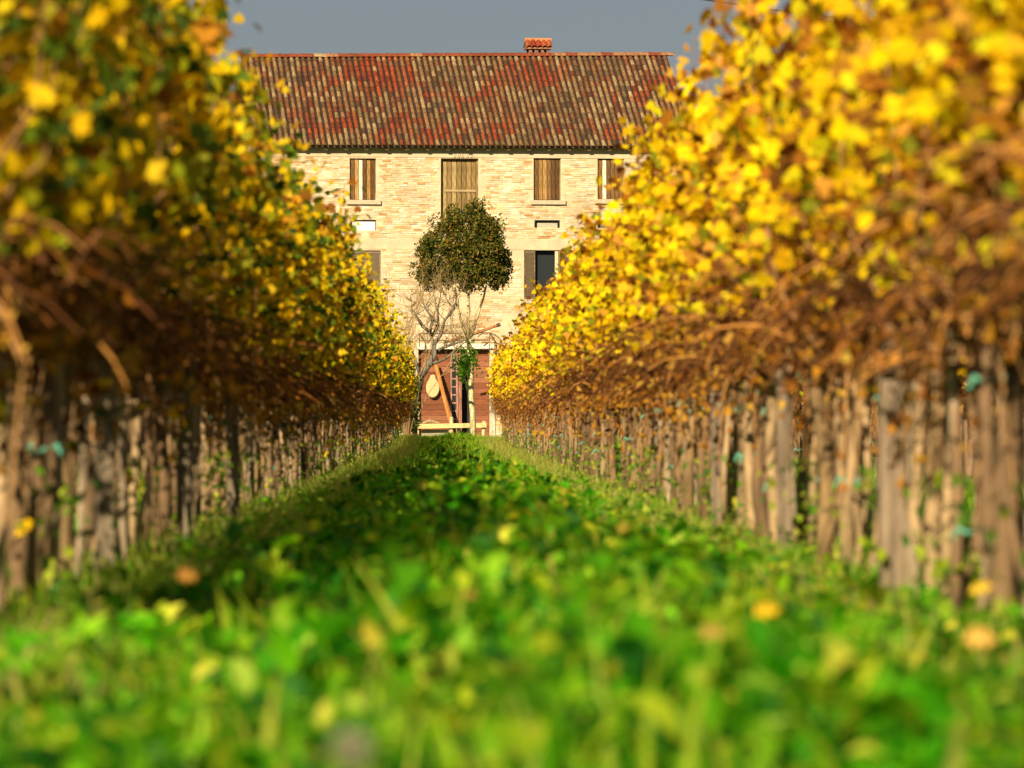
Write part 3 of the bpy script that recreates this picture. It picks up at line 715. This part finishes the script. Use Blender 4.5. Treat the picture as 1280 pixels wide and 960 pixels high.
def tie_mesh(seed):
    random.seed(seed); b = MB(); K = 8
    b.tube([(math.cos(2 * math.pi * k / K) * .045, math.sin(2 * math.pi * k / K) * .05, .01 * math.sin(k)) for k in range(K + 1)], .006, 5)
    for sg in (-1, 1): b.tube([(-.03 * sg, -.045, 0), (.02 - .045 * sg, -.075, .02), (.01 - .07 * sg, -.08, -.02)], [.008, .011, .006], 5)
    return b.mesh('tie', M['plastic'])
VAR = {}
for side in 'LR':
    VAR[side, 0] = [vine_foliage(side, 0, 100 + i + (50 if side == 'R' else 0)) for i in range(9)]
    VAR[side, 1] = [vine_foliage(side, 1, 300 + i + (50 if side == 'R' else 0)) for i in range(7)]
TR = {0: [vine_trunk(500 + i, 0) for i in range(9)], 1: [vine_trunk(600 + i, 1) for i in range(6)]}
TIES = [tie_mesh(i) for i in range(3)]
LEAVES = {}
for side in 'LR':
    pal, wt = PAL[side]; L_ = []
    for k, c in enumerate(pal):
        V, Fc = T_VINE; L_.append(np_mesh('leaf', V * .040, Fc, np.repeat([c], len(V), 0), M['leaf']))
    LEAVES[side] = (L_, wt)
random.seed(11)
ORD = 'first second third fourth fifth sixth seventh eighth ninth tenth eleventh twelfth thirteenth fourteenth fifteenth sixteenth seventeenth eighteenth nineteenth twentieth'.split()
ORD += ['twenty-' + o for o in ORD[:9]]
POST0 = {'L': 16.3, 'R': 15.0}; PSP = 4.9
SIDE = {'L': 'left', 'R': 'right'}
def where(side, y, y0=DY):
    """words for a place along a row, counted from the posts that show"""
    k = (y - POST0[side]) / PSP
    if k < 0: return 'before the first wooden post of the %s row' % SIDE[side], 0
    return 'past the %s wooden post of the %s row' % (ORD[int(k)], SIDE[side]), int((k - int(k)) * PSP / DY)
def make_vine(x, y, side, lod, label, group, leaves=0):
    v = empty('grape_vine', (x, y, float(gz(x, y)))); flip = random.choice((0, math.pi)); v.rotation_euler[2] = flip + random.uniform(-.06, .06)
    s_ = random.uniform(.94, 1.06); v.scale = (s_, 1, s_ * random.uniform(.97, 1.04)); tag(v, label, 'grape vine', group)
    fol, can, outer = random.choice(VAR[side, lod])
    link('trunk', random.choice(TR[lod]), v); link('canes', can, v); tag(link('foliage', fol, v), kind='stuff')
    for _ in range(random.choice((0, 1, 1, 2)) if side == 'R' else random.random() < .25):
        t = link('tie', random.choice(TIES), v, (0, random.choice((0, random.uniform(-.3, .3))), random.choice((random.uniform(.25, .45), random.uniform(.6, .72))))); t.scale = (.9, .8, .8)
    ms, wt = LEAVES[side]
    for p in outer[:leaves]:
        o = link('leaf', random.choices(ms, wt)[0], v, (p.x * 1.04, p.y, p.z + random.uniform(-.03, .02)))
        o.rotation_euler = (random.uniform(.2, 1.4), random.uniform(-.4, .4), random.uniform(0, 6.28)); k = random.uniform(.8, 1.2); o.scale = (k, k, k)
    return v
LOOK = {'L': 'green and yellow grape vine', 'R': 'golden yellow grape vine'}
stake_m = []
for i in range(5):
    m_ = MB(); c = random.choice([(.30, .22, .13), (.24, .17, .10), (.34, .26, .17)]); m_.tube([(0, 0, -.05), (random.uniform(-.01, .01), random.uniform(-.02, .02), .5), (random.uniform(-.02, .02), random.uniform(-.03, .03), 1.15)], [.015, .014, .013], 6, c); stake_m.append(m_.mesh('vine_stake', M['wood']))
cnt = {}
for side, X0 in (('L', ROW_L), ('R', ROW_R)):
    y = 11.5 if side == 'L' else 8.8
    while y < Y_END:
        vis = y > (13.5 if side == 'L' else 12.0)
        txt, k = where(side, y); key = (side, txt); cnt[key] = cnt.get(key, 0) + 1; nth = ORD[cnt[key] - 1]
        if vis:
            lab = '%s, %s %s' % (LOOK[side], nth, txt)
        else: lab = '%s in the nearest stretch of the %s row' % (LOOK[side], SIDE[side])
        lod = 0 if y < 48 else 1
        make_vine(X0 + random.gauss(0, .03), y + random.uniform(-.08, .08), side, lod, lab, 'vines of the %s row beside the grass path' % SIDE[side], leaves=26 if vis and y < 38 else 0)
        st = link('vine_stake', random.choice(stake_m), None, (X0 + random.uniform(-.06, .06), y + random.uniform(.15, .45), float(gz(X0, y))))
        st.rotation_euler = (random.uniform(-.05, .05), random.uniform(-.06, .06), random.uniform(0, 6))
        tag(st, 'thin wooden stake beside ' + ('the %s vine %s' % (nth, txt) if vis else 'a vine in the nearest stretch of the %s row' % SIDE[side]), 'stake', 'thin stakes along the %s row' % SIDE[side])
        y += DY
# trellis posts
for side, X0 in (('L', ROW_L), ('R', ROW_R)):
    y = POST0[side]; i = 0
    while y < Y_END:
        m_ = MB(); wd = .062 if not (side == 'R' and i == 0) else .09; c = (.16, .125, .085) if side == 'L' else (.19, .14, .095)
        m_.box(-wd / 2, wd / 2, -wd / 2, wd / 2, -.1, 1.95, jc(c, .85, 1.15), jit=.006)
        o = m_.build('trellis_post', M['wood'], None, loc=(X0 + .02 + (.12 if side == 'L' else -.12) * (i < 3), y, float(gz(X0, y)))); o.rotation_euler = (random.uniform(-.02, .02), random.uniform(-.02, .02), random.uniform(-.2, .2))
        tag(o, '%s wooden trellis post of the %s vine row%s' % (ORD[i], SIDE[side], {0: ', nearest to the camera'}.get(i, ' counted from the camera')), 'post', 'trellis posts of the %s row' % SIDE[side])
        y += PSP; i += 1
    for z, nm in ((.77, 'lowest'), (1.25, 'middle'), (1.7, 'top')):
        m_ = MB(); pts_ = [(X0, yy, float(gz(X0, yy)) + z + .01 * math.sin(yy)) for yy in np.linspace(4, Y_END + .5, 60)]; m_.tube(pts_, .002, 4, (.25, .24, .23))
        tag(m_.build('trellis_wire', M['metal']), '%s wire running along the %s vine row' % (nm, SIDE[side]), 'wire')
# rows beyond: 22 nearest vines a side as objects, the rest one mass
far = []
for side, sg in (('L', -1), ('R', 1)):
    for rn, X0, ys0 in ((2, (ROW_L - 2.8) if sg < 0 else (ROW_R + 2.8), 42), (3, (ROW_L - 5.6) if sg < 0 else (ROW_R + 5.6), 68), (4, (ROW_L - 8.4) if sg < 0 else (ROW_R + 8.4), 94), (5, (ROW_L - 11.2) if sg < 0 else (ROW_R + 11.2), 105)):
        y = ys0; i = 0
        while y < Y_END:
            if rn == 2 and i < 22:
                make_vine(X0 + random.gauss(0, .03), y, side, 1, 'vine trunk seen through the %s row, in the row behind it' % SIDE[side], 'vines of the row behind the %s row' % SIDE[side])
            else: far.append((X0 + random.gauss(0, .04), y, side))
            y += DY; i += 1
for side, sg in (('L', -1), ('R', 1)):                      # nearer ends of the neighbouring rows
    for X0, a_, b_ in (((ROW_L - 2.8) if sg < 0 else (ROW_R + 2.8), 11, 41.5), ((ROW_L - 5.6) if sg < 0 else (ROW_R + 5.6), 24, 67.5)):
        for y in np.arange(a_, b_, DY): far.append((X0 + random.gauss(0, .04), float(y), side))
n = len(far); parts = []
V, Fc = T_FAR
for (x, y, side) in far:
    k = 260; A = np.stack([RNG.normal(0, .2, k), RNG.uniform(-.5, .5, k), RNG.uniform(.95, 2.1, k)], 1)
    pal, wt = PAL[side]; q = scatter(T_FAR, A + np.array([x, y, gz(x, y)]), rotmats(RNG.uniform(0, 6.28, k), RNG.uniform(.1, 1.5, k), RNG.normal(0, .5, k)), RNG.uniform(.05, .085, k), palette(k, pal, wt)); parts.append(q)
    k = 60; A = np.stack([RNG.normal(0, .15, k), RNG.uniform(-.5, .5, k), RNG.uniform(.65, 1.1, k)], 1)
    parts.append(scatter(T_DRY, A + np.array([x, y, gz(x, y)]), rotmats(RNG.uniform(0, 6.28, k), RNG.uniform(-1, 1, k), RNG.normal(0, .5, k)), RNG.uniform(.04, .08, k), palette(k, DRY, [1, 1, 1, 1, 1])))
    k = 3; TRI = (np.array([(-.5, 0, 0), (.25, .43, 0), (.25, -.43, 0), (-.5, 0, 1), (.25, .43, 1), (.25, -.43, 1)]), np.array([(0, 1, 4), (0, 4, 3), (1, 2, 5), (1, 5, 4), (2, 0, 3), (2, 3, 5)]))
    A = np.stack([RNG.normal(0, .04, k), RNG.uniform(-.4, .4, k), np.zeros(k)], 1); S = np.stack([RNG.uniform(.04, .09, k)] * 2 + [np.full(k, .85)], 1)
    parts.append(scatter(TRI, A + np.array([x, y, gz(x, y)]), rotmats(RNG.uniform(0, 6, k), RNG.normal(0, .08, k), RNG.normal(0, .05, k)), S, palette(k, [(.36, .25, .15), (.3, .2, .12)], [1, 1])))
tag(link('far_vine_rows', np_mesh('far_vine_rows', *merge(parts), M['leaf'])), 'mass of autumn vines in the rows beyond those beside the path', 'vines', kind='stuff')

# ------------------------------------------------------------------ ground cover
def lump(x, y):
    return .5 + .25 * np.sin(x * 4.1 + 1.3 * np.sin(y * 1.7)) + .25 * np.sin(y * 2.9 + 1.7 * np.sin(x * 2.3 + 1))
def mid(x): return np.exp(-((x - .15) / .75) ** 2)
def cover(n, y0, y1, x0, x1, size, tall, tpl, pal, wts, p=1.0, up=(.1, 1.2), colfn=None):
    m = max(n // 22, 1)                                     # plants first, then the leaves of each plant
    py_ = y0 + (y1 - y0) * RNG.random(m) ** p; px_ = RNG.uniform(x0, x1, m); ph = RNG.uniform(.25, 1.15, m); pr = RNG.uniform(.05, .11, m) * (1 + size * 6)
    tone = RNG.uniform(.5, 1.35, (m, 1)) * np.stack([RNG.uniform(.7, 1.5, m), np.ones(m), np.ones(m)], 1)
    k = RNG.integers(0, m, n); rr = np.abs(RNG.normal(0, 1, n)) * pr[k]; az = RNG.uniform(0, 6.28, n)
    x = px_[k] + np.cos(az) * rr; y = py_[k] + np.sin(az) * rr; lm = lump(x, y)
    ht = tall * (.25 + .75 * lm) * ph[k] * RNG.uniform(.15, 1.1, n) * (.20 + 1.05 * mid(x)) * np.clip(1.3 - rr / pr[k] * .35, .3, 1.3)
    y = np.maximum(y, 6.4); ht = np.minimum(ht, .20 + .10 * RNG.random(n)) 
    P_ = np.stack([x, y, gz(x, y) + ht], 1)
    Rm = rotmats(az - np.pi / 2, RNG.uniform(up[0], up[1], n), RNG.normal(0, .45, n))
    C = palette(n, pal, wts) * tone[k]
    if colfn is not None: C = colfn(x, y, C)
    return scatter(tpl, P_, Rm, RNG.uniform(.6, 1.35, n) * size, C)
def blades(n, y0, y1, x0, x1, h, wd, pal, wts, xn=None):
    y = RNG.uniform(y0, y1, n); x = RNG.uniform(x0, x1, n) if xn is None else RNG.normal(xn[0], xn[1], n)
    P_ = np.stack([x, y, gz(x, y) - .01], 1); hh = RNG.uniform(.45, 1.2, n) * h * (.5 + .8 * lump(x, y)) * (1 if xn is not None else .45 + .6 * mid(x))
    S = np.stack([RNG.uniform(.7, 1.3, n) * wd, hh * RNG.uniform(.2, .8, n), hh], 1)
    return scatter(T_BLADE, P_, rotmats(RNG.uniform(0, 6.28, n), RNG.normal(0, .12, n), RNG.normal(0, .12, n)), S, palette(n, pal, wts))
G = [(.065, .28, .004), (.13, .38, .006), (.30, .47, .02), (.02, .12, .004), (.48, .56, .06), (.045, .20, .03)]; GW = [4, 4, 3, 3, 1.6, 1]
GY = [(.30, .38, .02), (.46, .48, .05), (.15, .30, .01), (.48, .44, .10)]
parts = [cover(38000, 6.2, 20, -2.3, 2.6, .032, .24, T_OVAL, G, GW, p=1.1),
         cover(8000, 6.2, 20, -2.0, 2.3, .044, .27, T_OVAL, G, GW),
         cover(38000, 18, 50, -2.2, 2.5, .036, .24, T_OVAL, G, GW),
         cover(20000, 48, 132, -2.4, 2.7, .045, .15, T_FAR, G, GW),
         cover(9000, 60, 140, -9, 9, .06, .12, T_FAR, G, GW)]
tag(link('broadleaf_weeds', np_mesh('broadleaf_weeds', *merge(parts), M['green'])), 'lush broad leaved green weeds covering the path between the vine rows', 'weeds', kind='stuff')
parts = [blades(900, 6.2, 16, -.9, 1.0, .25, .022, GY + G[:3], [3, 3, 2, 1, 2, 2, 2]), blades(15000, 6.2, 30, -2.4, 2.7, .20, .008, G + GY, GW + [3, 2, 2, 1]), blades(30000, 30, 132, -2.6, 2.9, .20, .014, G + GY, GW + [4, 4, 3, 2]),
         blades(9000, 100, 136, -2.2, 2.4, .22, .016, G + GY, GW + [3, 3, 2, 1])]
tag(link('grass_blades', np_mesh('grass_blades', *merge(parts), M['green'])), 'green grass blades growing among the weeds on the path', 'grass', kind='stuff')
TAN = [(.46, .42, .10), (.34, .40, .05), (.52, .42, .18), (.20, .34, .02), (.34, .20, .07)]
parts = []
for X0, wd in ((ROW_L + .12, .22), (ROW_R - .12, .24), (ROW_R - .45, .15), (ROW_L + .45, .12)):
    parts += [blades(6500, 8, 60, 0, 0, .13, .008, TAN, [2, 3, 2, 4, 1], xn=(X0, wd)), blades(6500, 60, 130, 0, 0, .17, .014, TAN, [3, 3, 2, 3, 2], xn=(X0, wd))]
for X0 in (ROW_L - 2.8, ROW_R + 2.8, ROW_L - 1.4, ROW_R + 1.4): parts.append(blades(7000, 30, 128, 0, 0, .25, .016, TAN + G[:2], [2, 3, 2, 4, 1, 3, 3], xn=(X0, .6)))
for X0 in (ROW_L, ROW_R):                                   # ranker weeds standing in clumps between the trunks
    n = 5200; yc = RNG.uniform(11, 120, 210); yy = RNG.choice(yc, n) + RNG.normal(0, .13, n); xx = X0 + RNG.normal(0, .1, n)
    P_ = np.stack([xx, yy, gz(xx, yy) + RNG.random(n) ** 1.6 * .42], 1)
    parts.append(scatter(T_OVAL, P_, rotmats(RNG.uniform(0, 6.28, n), RNG.uniform(0, 1.5, n), RNG.normal(0, .5, n)), RNG.uniform(.012, .03, n), palette(n, GY + [(.05, .14, .02), (.08, .2, .02)], [3, 2, 3, 1, 3, 3])))
tag(link('dry_grass', np_mesh('dry_grass', *merge(parts), M['green'])), 'straw coloured and yellow green grass tufts along the feet of the vines', 'grass', kind='stuff')

# far hedge behind everything
n = 9000; xx = RNG.uniform(-130, 130, n); tt = 3.2 + 1.6 * np.sin(xx * .11) + 1.1 * np.sin(xx * .37 + 1)
P_ = np.stack([xx, 300 + RNG.normal(0, 3, n), RNG.random(n) * tt], 1)
tag(link('far_hedge', np_mesh('far_hedge', *scatter(T_OVAL, P_, rotmats(RNG.uniform(0, 6, n), RNG.uniform(0, 1.5, n), RNG.normal(0, .6, n)), RNG.uniform(.4, .8, n), palette(n, [(.08, .10, .02), (.16, .12, .03), (.22, .14, .03)], [3, 2, 1])), M['crown'])), 'dark hedgerow on the plain far behind the vine rows', 'hedge', kind='stuff')
# fallen leaves and seed heads
FL = [(958, 782, 9.6, (.80, .48, .02), 'bright yellow vine leaf lying on the weeds right of centre'), (1226, 752, 15.2, (.75, .48, .04), 'yellow leaf lying at the foot of the vines near the right edge'),
      (590, 760, 10.5, (.34, .15, .04), 'rusty fallen leaf on the weeds near the middle of the path'), (890, 812, 9.0, (.55, .30, .08), 'tan fallen leaf on the weeds below the bright yellow one'),
      (235, 735, 12.5, (.42, .20, .04), 'orange fallen leaf among the weeds beneath the second left post'), (1225, 820, 8.7, (.80, .45, .10), 'orange fallen leaf on the weeds in the lower right')]
for px, py, Y, c, lab in FL:
    p = P(px, py, Y); z = .17; Y2 = F * (H - z) / (py - VY); p = Vector(((px - VX) / F * Y2, Y2, z + .03))
    V, Fc = T_VINE; o = link('fallen_leaf', np_mesh('fallen_leaf', V * .030, Fc, np.repeat([c], len(V), 0), M['leaf']), None, p); o.rotation_euler = (random.uniform(.4, 1), random.uniform(-.3, .3), random.uniform(-.6, .6)); tag(o, lab, 'leaf')
for px, py, lab in ((438, 935, 'pale round seed head on a stalk at the bottom left of centre'), (512, 716, 'small pale seed head among the weeds on the path')):
    z = .24; Y2 = F * (H - z) / (py - VY); X_ = (px - VX) / F * Y2
    s_ = empty('seed_head', (X_, Y2, 0)); tag(s_, lab, 'seed head'); m_ = MB(); m_.tube([(0, 0, 0), (.01, 0, .12), (0, 0, z)], .002, 5, (.3, .35, .1)); m_.build('stalk', M['green'], s_)
    m_ = MB()
    for k in range(70):
        d = Vector(RNG.normal(0, 1, 3)).normalized() * .02; m_.tube([(0, 0, z), (d.x, d.y, z + d.z)], [.0006, .003], 3, (.42, .38, .30))
    m_.build('seed_ball', M['green'], s_)
print('objects', len(bpy.data.objects), 'tris', sum(len(m.polygons) for m in bpy.data.meshes))
